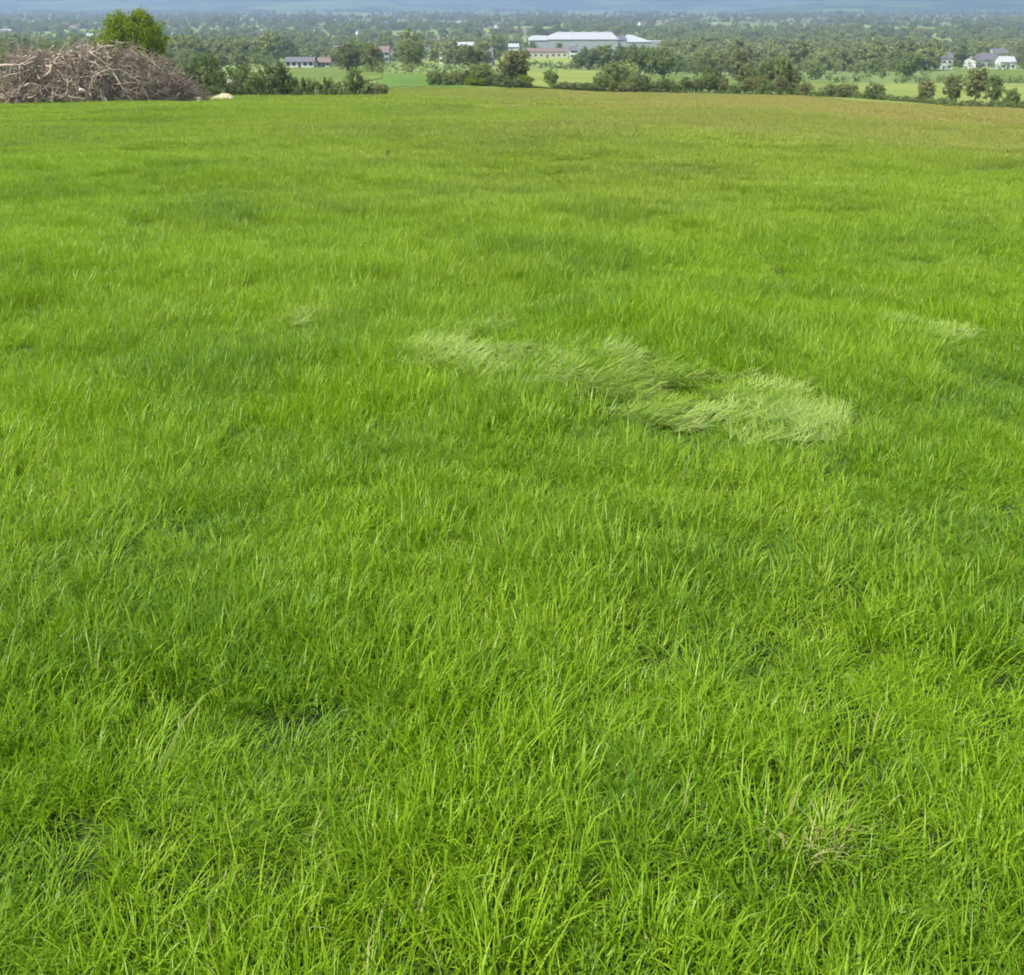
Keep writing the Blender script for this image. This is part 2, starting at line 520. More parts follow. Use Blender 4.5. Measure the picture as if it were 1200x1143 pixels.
patch_col = bpy.data.collections.new('grass_patches')           # sources of the instanced grass, not in the scene themselves
PATCH = {}
def patch(key, *a, **k):
    me = blade_patch('grass_patch', *a, **k)
    o = bpy.data.objects.new('p%02d' % len(PATCH), me)
    patch_col.objects.link(o)
    PATCH.setdefault(key, len(PATCH)) if False else None
    PATCH[(key, len(PATCH))] = len(PATCH)
for k in range(6): patch('near', 1200, .20, .108, .0044, 4, seed=100 + k, straw=.010, lean=.30)
for k in range(2): patch('stalk', 1100, .20, .112, .0044, 4, seed=120 + k, stalks=3, straw=.03, lean=.30)
for k in range(5): patch('lodged', 130, .10, .12, .0048, 4, lodged=1.2, pale=(.15, .35, .55, .75, .9)[k], straw=.03, seed=130 + k)
patch('dry', 90, .08, .10, .0040, 4, straw=.30, seed=140, lean=.8)
for k in range(5): patch('mid', 1600, .6, .125, .0070, 3, seed=150 + k, straw=.02, lean=.35, tuft=.055, pertuft=26)
for k in range(2): patch('midpale', 1000, .6, .16, .0068, 3, seed=160 + k, lodged=1.2, pale=.6, straw=.04)
for k in range(5): patch('far', 1700, 1.5, .19, .015, 2, seed=170 + k, straw=.03, lean=.4, tuft=.13, pertuft=26)
patch('tallstalk', 1, .001, .34, .0075, 5, seed=190, straw=1, lean=.05)
def idx(key): return [v for (k, _), v in PATCH.items() if k == key]

# flattened swathe of grass: a winding line across the meadow
def line_pts(pl): return np.array([ground_hit(*p)[:2] for p in pl])
def seg_dist(x, y, P):
    d = np.full(np.shape(x), 1e9)
    for a, b in zip(P[:-1], P[1:]):
        ab = b - a; t = np.clip(((x - a[0]) * ab[0] + (y - a[1]) * ab[1]) / (ab @ ab + 1e-9), 0, 1)
        d = np.minimum(d, np.hypot(x - a[0] - t * ab[0], .5 * (y - a[1] - t * ab[1])))
    return d
SWATHE = [(line_pts([(515, 405), (570, 412), (640, 430), (705, 447)]), .21),
          (line_pts([(700, 447), (765, 476), (850, 498)]), .20),
          (line_pts([(850, 496), (890, 484), (935, 496)]), .20),
          (line_pts([(720, 432), (790, 446)]), .12),
          (line_pts([(360, 372), (410, 378)]), .09), (line_pts([(1065, 388), (1105, 400)]), .12)]
HOLES = [(np.array(ground_hit(px, py)[:2]), r) for px, py, r in ((815, 522, .20), (790, 514, .17), (697, 476, .18), (668, 466, .15), (540, 400, .10), (575, 406, .08), (520, 408, .08), (870, 478, .10), (905, 500, .07), (740, 440, .10),
         (225, 615, .12), (310, 610, .12), (540, 630, .10), (150, 975, .10), (330, 985, .08), (1130, 440, .26), (1165, 455, .2), (1105, 425, .16), (40, 580, .14), (495, 735, .07), (760, 735, .09), (440, 900, .07), (1180, 800, .12), (700, 1050, .07))]
for _ in range(120):                                             # hollows between the tussocks, their grass also coloured darker as painted shade
    yy_ = 1.6 + 15 * rng.random() ** 1.2; HOLES.append((np.array([rng.uniform(-.6, .6) * yy_, yy_]), rng.uniform(.04, .10) * (1 + yy_ / 10)))
def swathe(x, y):
    m = np.zeros(np.shape(x))
    for P, w in SWATHE:
        d = seg_dist(x, y, P) + .8 * w * (vnoise(x * 4, y * 4, 77) - .5) * 2
        m = np.maximum(m, 1 - sstep(.35 * w, 1.6 * w, d))
    return m

PTS, ROT, SCL, IDX, ICS = [], [], [], [], []
def scatter(y0, y1, per_m2, keys, smin, smax, seed):
    """jittered lattice so that no bare ground is left between the patches"""
    g = np.random.default_rng(seed)
    st = 1 / math.sqrt(per_m2); W = .66 * y1 + .8
    X, Y = np.meshgrid(np.arange(-W, W, st), np.arange(y0, y1, st))
    x = (X + (g.random(X.shape) - .5) * st * 1.1).ravel(); y = (Y + (g.random(X.shape) - .5) * st * 1.1).ravel()
    ok = (np.abs(x) < .66 * y + .8) & (y < edge_y(x, np.maximum(y, .3)) - .4)
    x, y = x[ok], y[ok]; n = len(x)
    z = terrain(x, y)
    h = .55 * vnoise(x / .42, y / .42, 11) + .45 * vnoise(x / 1.9, y / 1.9, 12)
    h2 = vnoise(x / .18, y / .18, 13)
    s = smin + (smax - smin) * np.clip((.7 * h + .3 * h2 - .2) / .6, 0, 1)
    ids = g.choice(keys, n)
    a = g.random(n) * 2 * np.pi
    sel = g.random(n) < swathe(x, y) * (.70 + .30 * sstep(.25, .6, vnoise(x * 3.1, y * 3.1, 55)))
    return g, x, y, z, s, ids, a, sel
def push(x, y, z, s, ids, a, dark=0.0):
    tlt = -.067
    PTS.append(np.stack([x, y, z], 1)); SCL.append(np.stack([.55 + .45 * s, .55 + .45 * s, s], 1)); IDX.append(ids)
    ROT.append(np.stack([tlt * np.cos(a), -tlt * np.sin(a), a], 1))
    f = sstep(8, 40, y)                                          # broader drifts matter more in the distance
    hue = .34 * vnoise(x / .5, y / .5, 21) + .36 * vnoise(x / 1.7, y / 1.7, 22) + .30 * vnoise(x / 6, y / 9, 23)
    hue = np.clip((hue - .5) * 3.3 + .55 + .22 * (rng.random(len(x)) - .5), 0, 1) * (1 - .65 * dark)  # dark: shade of the hollows painted into the blade colour
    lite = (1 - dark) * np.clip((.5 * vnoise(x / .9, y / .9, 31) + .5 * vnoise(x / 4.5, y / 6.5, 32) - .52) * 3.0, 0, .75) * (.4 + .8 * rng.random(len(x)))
    dry = np.clip(.98 * dry_amount(x, y) * (.55 + .6 * vnoise(x / 2.5, y / 4, 33)) + .25 * np.clip(vnoise(x / .8, y / .8, 34) - .8, 0, 1), 0, .8)
    ICS.append(np.stack([hue, lite, dry], 1))

near, stalk, lod, dry = idx('near'), idx('stalk'), idx('lodged'), idx('dry')
for (y0, y1, d, sd) in ((.3, 7, 27, 1), (7, 13, 23, 2), (13, 24, 18, 3)):
    g, x, y, z, s, ids, a, sel = scatter(y0, y1, d, near * 3 + stalk, .38, 1.6, sd)
    sw = swathe(x, y)
    near_sw = np.maximum.reduce([swathe(x, y + q) for q in (.15, .3, .45)])
    s = s * (1 - .42 * np.maximum(sw, .8 * near_sw))             # trodden short under and in front of the flattened grass
    hole = np.zeros(len(x))
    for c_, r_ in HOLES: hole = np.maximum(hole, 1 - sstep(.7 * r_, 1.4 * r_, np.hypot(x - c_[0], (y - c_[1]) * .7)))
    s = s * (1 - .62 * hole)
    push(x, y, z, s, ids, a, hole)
    if y0 < 12:                                                  # blades lying flat in the swathe, thinning out at its edges
        g, x, y, z, s, ids, a, sel = scatter(max(y0, 2), y1, 150, lod, .7, 1.2, sd + 40)
        k_ = (g.random(len(x)) < swathe(x, y) ** 1.4 * (.35 + .5 * sstep(.3, .6, vnoise(x * 5, y * 3.2, 58))))
        k_ &= ~np.any([np.hypot(x - c_[0], (y - c_[1]) * .7) < r_ * .8 for c_, r_ in HOLES], axis=0)
        x, y, z, s, ids = x[k_], y[k_], z[k_], s[k_], ids[k_]
        left_ = CX + F * x / (y * CP + 1.9 * SP) < 660
        ids = np.where(left_, g.choice(lod[2:], len(x)), ids)
        flow = -.35 + 2.6 * (vnoise(x * 1.6, y * 1.6, 56) - .5)
        push(x, y, z + .02 + .03 * g.random(len(x)), s, ids, flow + g.normal(0, .7, len(x)))
# withered tufts, a few long pale stalks
wy = np.sqrt(rng.random(60)) * 13 + 2; wx = (rng.random(60) * 2 - 1) * .6 * wy
push(wx, wy, terrain(wx, wy), .6 + .5 * rng.random(60), rng.choice(dry, 60), rng.random(60) * 6.28)
spots = np.array([ground_hit(935, 1000)[:2] + rng.normal(0, .03, 2) for _ in range(3)])
push(spots[:, 0], spots[:, 1], terrain(spots[:, 0], spots[:, 1]) + .05, np.full(3, 1.1), np.array(dry * 3), rng.random(3) * 6)
st = ground_hit(192, 905)
push(st[:1], st[1:2], st[2:3], np.array([1.0]), np.array(idx('tallstalk')), np.array([.3]))
g, x, y, z, s, ids, a, sel = scatter(23, 60, 4.2, idx('mid'), .40, 1.5, 4)
ids = np.where(sel | (g.random(len(x)) < .05 * (vnoise(x / 5, y / 5, 71) > .6)), g.choice(idx('midpale'), len(x)), ids); push(x, y, z, s, ids, a)
g, x, y, z, s, ids, a, sel = scatter(59, 168, .75, idx('far'), .40, 1.25, 5); push(x, y, z, s, ids, a)

PTS = np.concatenate(PTS); ROT = np.concatenate(ROT); SCL = np.concatenate(SCL); IDX = np.concatenate(IDX); ICS = np.concatenate(ICS)
def instancer(name, pts, rot, scl, ids, coll, ic=None):
    me = mesh_from(name, pts, [], None, False, {'rot': rot, 'scl': scl, **({} if ic is None else {'ic': ic})})
    a = me.attributes.new('ids', 'INT', 'POINT'); a.data.foreach_set('value', ids.astype(np.int32))
    o = link(name, me)
    ng = bpy.data.node_groups.new(name, 'GeometryNodeTree')
    ng.interface.new_socket('Geometry', in_out='INPUT', socket_type='NodeSocketGeometry')
    ng.interface.new_socket('Geometry', in_out='OUTPUT', socket_type='NodeSocketGeometry')
    N = ng.nodes; Lk = ng.links
    gi = N.new('NodeGroupInput'); go = N.new('NodeGroupOutput')
    ip = N.new('GeometryNodeInstanceOnPoints'); ci = N.new('GeometryNodeCollectionInfo')
    ci.inputs['Collection'].default_value = coll
    ci.inputs['Separate Children'].default_value = True; ci.inputs['Reset Children'].default_value = True
    ip.inputs['Pick Instance'].default_value = True
    def na(nm, typ):
        nd = N.new('GeometryNodeInputNamedAttribute'); nd.data_type = typ; nd.inputs[0].default_value = nm
        return nd.outputs[0]
    Lk.new(gi.outputs[0], ip.inputs['Points']); Lk.new(ci.outputs[0], ip.inputs['Instance'])
    Lk.new(na('ids', 'INT'), ip.inputs['Instance Index'])
    Lk.new(na('rot', 'FLOAT_VECTOR'), ip.inputs['Rotation']); Lk.new(na('scl', 'FLOAT_VECTOR'), ip.inputs['Scale'])
    Lk.new(ip.outputs[0], go.inputs[0])
    md = o.modifiers.new('scatter', 'NODES'); md.node_group = ng
    return o
tag(instancer('grass', PTS, ROT, SCL, IDX, patch_col, ICS), 'long fresh green grass covering the whole meadow', 'grass', kind='stuff')
print('grass instances', len(PTS))

# ------------------------------------------------------------------ trees, shrubs, hedges
def leaf_cloud(centers, sizes, per, leaf, g, flat=.8):
    """leaf quads around clump centres -> verts, quads, tint"""
    n = len(centers) * per
    c = np.repeat(centers, per, 0); s = np.repeat(sizes, per)
    d = g.normal(size=(n, 3)); d /= np.linalg.norm(d, axis=1)[:, None] + 1e-9
    p = c + d * (s * (.35 + .75 * g.random(n)))[:, None] * np.array([1, 1, flat])
    u = g.normal(size=(n, 3)); u /= np.linalg.norm(u, axis=1)[:, None]
    w = np.cross(u, g.normal(size=(n, 3))); w /= np.linalg.norm(w, axis=1)[:, None]
    l = (leaf * (.6 + .8 * g.random(n)))[:, None]
    V = np.stack([p - u * l, p - w * l * .55, p + u * l, p + w * l * .55], 1).reshape(-1, 3)
    ct = np.repeat(g.random(len(centers)) ** 1.5, per)
    tint = np.clip(.6 * ct + .4 * g.random(n) ** 2, 0, 1)
    T = np.repeat(np.stack([tint, tint, tint], 1), 4, 0)
    Q = np.arange(n * 4).reshape(-1, 4)
    return V, Q, T

def tree_meshes(kind, seed, mat, nclump=130, per=40, leaf=.030):
    """unit tree: height 1, crown about 1 wide"""
    g = np.random.default_rng(seed)
    if kind == 'round': cz, rx, rz, z0 = .54, .47, .46, .10
    elif kind == 'dome': cz, rx, rz, z0 = .72, .47, .27, .40
    elif kind == 'loose': cz, rx, rz, z0 = .56, .42, .44, .12
    elif kind == 'tall': cz, rx, rz, z0 = .55, .34, .45, .12
    else: cz, rx, rz, z0 = .47, .50, .50, .02                  # shrub, foliage to the ground
    d = g.normal(size=(nclump, 3)); d /= np.linalg.norm(d, axis=1)[:, None]
    rr = (.35 + .65 * g.random(nclump) ** .5)
    lob = 1 + (.06 if kind == 'dome' else .15) * np.sin(3 * np.arctan2(d[:, 1], d[:, 0]) + g.random() * 6) + .13 * g.normal(size=nclump)
    C = np.stack([d[:, 0] * rx * rr * lob, d[:, 1] * rx * rr * lob, cz + d[:, 2] * rz * rr * np.clip(lob, .6, 1.15)], 1)
    C[:, 2] = np.clip(C[:, 2], z0, .97)
    S = (.07 if kind == 'dome' else .10 if kind != 'loose' else .085) * (.7 + .7 * g.random(nclump))
    V, Q, T = leaf_cloud(C, S, per, leaf, g)
    V[:, 2] = np.maximum(V[:, 2], .005)
    crown = mesh_from('crown', V, Q, M[mat], False, {'tint': T})
    mb = MB()
    top = .62
    pts = [np.array([.0, .0, -.05])]
    for k in range(1, 6): pts.append(np.array([g.normal(0, .012) * k, g.normal(0, .012) * k, -.05 + (top + .05) * k / 5]))
    mb.tube(pts, np.linspace(.042, .014, 6), 6)
    for k in range(9):
        b = pts[2 + k % 3]; e = C[g.integers(nclump)]
        mid = (b + e) / 2 + np.array([0, 0, .03])
        mb.tube([b, mid, e], [.012, .008, .003], 4)
    trunk = mb.mesh('trunk', M['bark'], True)
    return trunk, crown

TP = {}
def protos(key, kind, mat, n, **kw):
    TP[key] = [tree_meshes(kind, hash_seed + 7 * q, mat, **kw) for q, hash_seed in enumerate([1000 + 100 * len(TP)] * n)]
protos('bright', 'dome', 'leaf_bright', 1, nclump=320, per=90, leaf=.012)
protos('mid_round', 'round', 'leaf_mid', 3)
protos('dark_round', 'round', 'leaf_dark', 2)
protos('olive_loose', 'loose', 'leaf_olive', 2)
protos('olive_tall', 'tall', 'leaf_olive', 1)
protos('mid_loose', 'loose', 'leaf_mid', 2)
protos('mid_shrub', 'shrub', 'leaf_mid', 3)
protos('dark_shrub', 'shrub', 'leaf_dark', 3)
protos('olive_shrub', 'shrub', 'leaf_olive', 2)
protos('green_shrub', 'shrub', 'leaf_bright', 1)

def tree(px, wpx, pytop, y, key, label, group=None, sink=.0):
    p = at(px, y)
    h = max(.5, height_to(pytop, y) - p[2])
    wid = wpx / F * y * .98
    name = 'shrub' if 'shrub' in key else 'tree'
    o = thing(name, (p[0], p[1], p[2] - sink), label, 'shrub' if name == 'shrub' else 'tree', group, random.random() * 6.28)
    tr, cr = random.choice(TP[key])
    sx = wid / (1.02 if 'tall' not in key else .75)
    o.scale = (sx, sx, h / .98)
    link('stem' if name == 'shrub' else 'trunk', tr, o); link('foliage' if name == 'shrub' else 'crown', cr, o)
    return o

G1 = ('rounded bush of the hedgerow at the bottom edge of the meadow', 'bushes of the hedgerow at the bottom of the meadow')
G1o = ('olive brown bush of the hedgerow at the bottom edge of the meadow', 'olive bushes of the hedgerow at the bottom of the meadow')
G1d = ('dark green bush of the hedgerow at the bottom edge of the meadow', 'dark bushes of the hedgerow at the bottom of the meadow')
tree(166, 80, 14, 84, 'bright', 'vivid yellow green leafy tree standing behind the brush pile')
L1 = ('tree behind the brow of the meadow, right of the brush pile', 'trees behind the brow beside the brush pile')
for px, w, t, y, k in ((236, 44, 68, 104, 'dark_round'), (262, 46, 80, 100, 'dark_shrub'), (294, 40, 75, 108, 'mid_round'), (326, 38, 74, 112, 'dark_round'),
                       (312, 26, 84, 118, 'mid_shrub'), (346, 22, 91, 112, 'mid_loose'), (248, 34, 62, 150, 'mid_loose'), (214, 30, 74, 120, 'dark_shrub')):
    tree(px, w, t, y, k, *L1)
for px, w, t, y, k in ((18, 40, 60, 130, 'mid_round'), (60, 50, 52, 190, 'mid_round'), (100, 40, 55, 170, 'dark_round')):
    tree(px, w, t, y, k, 'tree crown just showing behind the top of the brush pile', 'trees behind the brush pile')
L2 = ('clipped bush of the short hedge right of the brush pile', 'bushes of the short hedge beside the brush pile')
for px, w, t, k in ((357, 24, 91, 'dark_shrub'), (372, 24, 95, 'mid_shrub'), (386, 24, 91, 'dark_shrub'), (400, 24, 96, 'mid_shrub'), (416, 26, 81, 'mid_round'),
                    (416, 26, 97, 'dark_shrub'), (430, 26, 94, 'mid_shrub'), (445, 22, 96, 'olive_shrub')):
    tree(px, w, t, 101, k, *L2)
rr = random.Random(3)
def hrow(x0, x1, step, ylo, yhi, tlo, thi, wlo, whi, keys):
    px = x0
    while px < x1:
        f = (px - x0) / max(1, x1 - x0)
        k = rr.choice(keys)
        lab = G1o if 'olive' in k else G1d if 'dark' in k else G1
        tree(px, rr.uniform(wlo, whi), rr.uniform(tlo, thi), ylo + (yhi - ylo) * f + rr.uniform(-2, 2), k, *lab)
        px += step * rr.uniform(.7, 1.3)
hrow(508, 552, 10, 172, 168, 82, 90, 16, 24, ['mid_shrub', 'olive_shrub', 'dark_shrub'])
hrow(556, 622, 11, 162, 154, 80, 92, 20, 28, ['mid_shrub', 'dark_shrub', 'green_shrub'])
tree(603, 34, 60, 160, 'olive_tall', 'tall narrow olive tree rising from the bottom hedgerow left of the pale shed')
tree(565, 30, 75, 163, 'mid_round', *G1); tree(602, 32, 92, 152, 'dark_shrub', *G1d); tree(646, 18, 82, 168, 'mid_round', 'small round tree standing alone in the gap of the hedgerow')
hrow(655, 805, 13, 156, 162, 85, 97, 12, 24, ['mid_shrub', 'dark_shrub', 'olive_shrub', 'mid_shrub', 'green_shrub'])
tree(719, 34, 72, 166, 'mid_round', *G1)
hrow(806, 938, 15, 163, 168, 84, 98, 12, 24, ['mid_shrub', 'dark_shrub', 'olive_shrub', 'olive_loose', 'mid_loose'])
for px, w, t, k in ((832, 24, 80, 'dark_round'), (872, 26, 77, 'olive_loose'), (894, 26, 73, 'mid_loose'), (915, 30, 69, 'mid_loose'), (928, 22, 79, 'olive_loose')):
    cn = {'dark_round': 'dark round', 'olive_loose': 'olive brown', 'mid_loose': 'mid green'}[k]
    tree(px, w, t, 170, k, f'taller {cn} tree of the hedgerow at the bottom edge of the meadow', f'taller {cn} trees in the bottom hedgerow')
L3 = ('bush growing on the low hedge line between meadow and pasture', 'bushes on the low hedge line')
for px, w, t, k in ((944, 16, 96, 'olive_shrub'), (971, 24, 98, 'mid_shrub'), (991, 26, 97, 'olive_shrub'), (1024, 22, 97, 'dark_shrub'), (1150, 22, 122, 'dark_shrub')):
    y = float(np.interp(px, EDGE_PX, EDGE_Y)) + .8
    tree(px, w, t, y, k, *L3)
L4 = ('thinly leaved pale olive tree standing along the pasture hedge', 'thin olive trees along the pasture hedge')
for px, w, t, y, k in ((1084, 22, 93, 137, 'olive_loose'), (1115, 24, 88, 141, 'olive_loose'), (1142, 32, 82, 165, 'olive_loose'), (1162, 22, 88, 160, 'mid_loose')):
    tree(px, w, t, y, k, *L4)
tree(1184, 20, 104, 140, 'mid_round', 'small round tree alone in the bright pasture')

def hedge(pts, hgt, wid, mat, label, group=None, dens=1.0, leaf=.12, seed=0):
    """one trimmed hedge following ground points"""
    g = np.random.default_rng(seed)
    pts = np.array(pts); org = pts[0].copy()
    C, S = [], []
    for a, b in zip(pts[:-1], pts[1:]):
        l = np.linalg.norm(b - a); n = max(2, int(l * dens / (.42 * wid)))
        t = g.random(n)
        p = a + (b - a) * t[:, None]
        z = terrain(p[:, 0], p[:, 1])
        hh = hgt * (.6 + .7 * vnoise(p[:, 0] / 3, p[:, 1] / 3, seed))
        p = p + np.stack([g.normal(0, wid * .28, n), g.normal(0, wid * .28, n), np.zeros(n)], 1)
        p[:, 2] = z + hh * g.random(n) ** .7 * .85
        C.append(p); S.append(np.full(n, wid * .38))
    C = np.concatenate(C); S = np.concatenate(S)
    V, Q, T = leaf_cloud(C, S, 18, leaf, g)
    V = np.maximum(V, [-1e9, -1e9, -1e9]); V[:, 2] = np.maximum(V[:, 2], terrain(V[:, 0], V[:, 1]) - .05)
    o = link('hedge', mesh_from('hedge', V - org, Q, M[mat], False, {'tint': T}), None, org)
    return tag(o, label, 'hedge', group)
low = [at(px, float(np.interp(px, EDGE_PX, EDGE_Y)) + .6) for px in range(950, 1290, 12)]
hedge(low, .95, 1.0, 'leaf_dark', 'long low dark hedge running down between meadow and bright pasture', dens=6, leaf=.10, seed=5)
hedge([at(px, 155 + (px - 640) * .03) for px in range(640, 945, 15)], .8, 1.0, 'leaf_dark', 'dark hedge bottom below the bushes at the far side of the meadow', dens=1.3, leaf=.1, seed=6)
hedge([at(px, 98) for px in range(348, 456, 9)], .9, .9, 'leaf_dark', 'low dark base of the short hedge right of the brush pile', dens=1.4, leaf=.08, seed=8)
HL = ('tall dark field hedge at the upper end of the bright pasture', 'low green field hedge above the right part of the bright pasture', 'tall dark field hedge between the hedgerow trees and the clump by the factory',
      'dark field hedge at the foot of the long beige shed', 'dark field hedge behind the long white house', 'green field hedge closing the field gap beside the short hedge',
      'dark field hedge below the group of white houses', 'tall green field hedge beyond the brush pile', 'green side hedge running away from the meadow below the clump by the factory')
for q, (a, b, y0, y1, hh, mt) in enumerate(((925, 1100, 312, 306, 5, 'leaf_dark'), (1090, 1300, 316, 312, 2.5, 'leaf_mid'), (730, 940, 335, 335, 5, 'leaf_dark'), (590, 740, 400, 400, 3, 'leaf_dark'),
                                    (320, 450, 418, 422, 2, 'leaf_dark'), (430, 575, 282, 278, 3, 'leaf_mid'), (1110, 1300, 478, 470, 5, 'leaf_dark'), (0, 330, 330, 380, 6, 'leaf_mid'), (730, 742, 190, 330, 4, 'leaf_mid'))):
    hedge([at(px, y0 + (y1 - y0) * (px - a) / (b - a)) for px in np.linspace(a, b, 14)], hh, 3.2, mt, HL[q], dens=3.2, leaf=.32, seed=20 + q)

# single trees in the middle distance
keys5 = ['mid_round', 'dark_round', 'mid_loose', 'olive_loose', 'mid_round']
r5 = random.Random(11)
for px, w, t, y in ((690, 26, 56, 420), (706, 32, 54, 430), (728, 32, 56, 425), (748, 28, 53, 430), (770, 24, 62, 400), (792, 28, 64, 380), (678, 18, 64, 415)):
    kk = r5.choice(['mid_round', 'dark_round', 'mid_loose']); cn = {'mid_round': 'round mid green', 'dark_round': 'round dark green', 'mid_loose': 'loose mid green'}[kk]
    tree(px, w, t, y, kk, cn + ' tree in the clump in front of the pale factory', cn + ' trees of the clump in front of the factory')
for k in range(150):
    y = 300 * (2.6 ** r5.random()); px = r5.uniform(-60, 1260)
    if 590 < px < 740 and y < 560: continue
    if 930 < px and y < 330: continue
    if 1075 < px and y < 570: continue
    if 325 < px < 580 and y > 330 and r5.random() < .75: continue
    if 325 < px < 400 and y < 420: continue
    p = at(px, y); h = r5.uniform(5, 9.5); w = h * r5.uniform(.75, 1.15)
    a = math.degrees(math.atan2(EYE - p[2] - h, y))
    pyt = CY + F * math.tan(math.radians(a) - PITCH)
    k5 = r5.choice(keys5)
    w5 = {'mid_round': 'round mid green', 'dark_round': 'dark round', 'mid_loose': 'loose mid green', 'olive_loose': 'loose olive brown'}[k5]
    near5 = 'nearer' if y < 420 else 'farther'
    pl5 = ('beyond the brush pile', 'beyond the short hedge', 'around the housing estate', 'around the pale factory', 'beyond the taller hedgerow trees', 'beyond the bright pasture')[int(np.searchsorted([230, 450, 600, 790, 940], px))]
    tree(px, w / y * F, pyt, y, k5, f'{w5} tree in the {near5} fields {pl5}', f'{w5} trees, {near5}, {pl5}')

# ------------------------------------------------------------------ buildings
def gable_house(name, p, L, D, H, R, rz, wall, roof, label, cat, group=None, windows=True, chimney=True, nwin=3):
    o = thing(name, (p[0], p[1], p[2] - .3), label, cat, group, rz)
    mb = MB(); mb.box(-L/2, L/2, -D/2, D/2, 0, H)
    for s in (-1, 1):
        x = s * L / 2
        mb.add([(x, -D/2, H), (x, D/2, H), (x, 0, H + R), (x - s*.25, -D/2, H), (x - s*.25, D/2, H), (x - s*.25, 0, H + R)], [(0,1,2),(5,4,3),(0,2,5,3),(1,4,5,2)])
    link('wall', mb.mesh('wall', M[wall]), o)
    ov = .35; t = .18
    mb = MB()
    for s in (-1, 1):
        sl = R / (D / 2); e = D/2 + ov
        y0, z0 = s * e, H - ov * sl + .04; y1, z1 = 0, H + R + .04
        v = [(-L/2-ov, y0, z0), (L/2+ov, y0, z0), (L/2+ov, y1, z1), (-L/2-ov, y1, z1)]
        v += [(a, b, c + t) for a, b, c in v]
        mb.add(v, [(0,3,2,1),(4,5,6,7),(0,1,5,4),(1,2,6,5),(2,3,7,6),(3,0,4,7)])
    rf = link('roof', mb.mesh('roof', M[roof]), o)
    if chimney:
        mb = MB(); mb.box(L*.32, L*.32+.9, -.4, .4, H + R - .5, H + R + 1.1); link('chimney', mb.mesh('chimney', M['brick_wall']), rf)
    if windows:
        nw = nwin
        wm = None; fl = [1.0] + ([3.6] if H > 4.5 else [])
        for zf in fl:
            for k in range(nw):
                x = -L/2 + L * (k + .5) / nw
                if zf < 2 and k == nw // 2:
                    mb = MB(); mb.box(-.5, .5, -.06, .06, 0, 2.1); d = link('door', mb.mesh('door', M['door']), o, (x, -D/2 - .02, .32)); continue
                if wm is None:
                    mb = MB(); mb.box(-.65, .65, -.05, .05, 0, 1.25); wm = mb.mesh('window', M['glass'])
                link('window', wm, o, (x, -D/2 - .02, zf + .3))
    return o

def pxw(w, y): return w / F * y
def house_at(px, pyb, wpx, y, wall, roof, label, group=None, H=5.0, rz=0.0, R=2.6, D=7.5, **kw):
    p = at(px, y)
    return gable_house('house', p, pxw(wpx, y), D, H, R, rz, wall, roof, label, 'house', group, **kw)

# the big pale factory / warehouse
y = 830
p = at(690, y); base = p[2]
o = thing('factory', (p[0], p[1], base - .5), 'long pale factory with white sheet roof among the trees of the plain', 'factory')
def sx(px): return (px - 690) / F * y * .985
top = lambda py: height_to(py, y) - base + .5
def shed(x0, x1, ze, zr, dy0, dy1, wall, roof, hl=0.0, hr=0.0):
    """long shed, ridge along its length, hipped by hl / hr at its ends"""
    mb = MB(); mb.box(x0, x1, dy0, dy1, 0, ze); link('wall', mb.mesh('wall', M[wall]), o)
    mb = MB(); e = .5; dm = (dy0 + dy1) / 2
    v = [(x0-e, dy0-e, ze+.03), (x1+e, dy0-e, ze+.03), (x1+e, dy1+e, ze+.03), (x0-e, dy1+e, ze+.03), (x0 - e + hl, dm, zr), (x1 + e - hr, dm, zr)]
    mb.add(v, [(0,1,5,4),(2,3,4,5),(1,2,5),(3,0,4),(3,2,1,0)]); link('roof', mb.mesh('roof', M[roof]), o)
shed(sx(621), sx(641.8), top(47), top(42.5), -8, 40, 'factory_wall', 'pale_metal', 3, 0)
shed(sx(642), sx(722), top(46), top(38.5), -10, 50, 'factory_wall', 'pale_metal', 9, 3)
for q_ in range(6):
    mb = MB(); xx = sx(646 + q_ * 12.5); mb.box(xx, xx + 2.8, -10.2, -9.95, .5, 5.5); link('loading_door', mb.mesh('loading_door', M['slate']), o)
for q_ in range(5):
    mb = MB(); xx = sx(655 + q_ * 14); mb.box(xx, xx + 3.2, 18, 21, top(39.5), top(37.6)); link('roof_vent', mb.mesh('roof_vent', M['grey_wall']), o)
shed(sx(722.5), sx(733), top(47), top(43), -2, 40, 'grey_wall', 'slate')
shed(sx(733.5), sx(761), top(49), top(41.5), -8, 40, 'factory_wall', 'pale_metal', 2, 14)
mb = MB(); mb.box(sx(764), sx(800), 20, 34, 0, top(49)); link('annex', mb.mesh('annex', M['grey_wall']), o)
house_at(641, 72, 46, 640, 'cream_wall', 'brown_tile', 'long low beige shed in front of the pale factory', H=4.0, R=1.8, D=12, chimney=False, nwin=7)
house_at(602, 60, 11, 760, 'white_wall', 'pale_metal', 'small white shed left of the pale factory', H=5.0, R=2.2, chimney=False)
house_at(672, 72, 8, 630, 'white_wall', 'slate', 'small white house by the trees in front of the factory', H=5)
house_at(353, 79, 32, 398, 'white_wall', 'slate', 'long white house with dark roof beyond the short hedge', H=2.7, R=1.5, D=6, nwin=5)
house_at(381, 78, 14, 403, 'cream_wall', 'brown_tile', 'brown roofed cottage beside the long white house', H=2.4, R=1.5, D=6)
house_at(545, 62, 20, 700, 'white_wall', 'pale_metal', 'white shed with pale roof among the trees left of the factory', H=7, R=2, chimney=False, nwin=4)
house_at(436, 81, 7, 500, 'white_wall', 'slate', 'tiny white cottage at the top of the field gap', H=3.5)
house_at(1102, 75, 20, 560, 'white_wall', 'slate', 'bright white house with slate roof above the pasture', H=6.5, R=2.6)
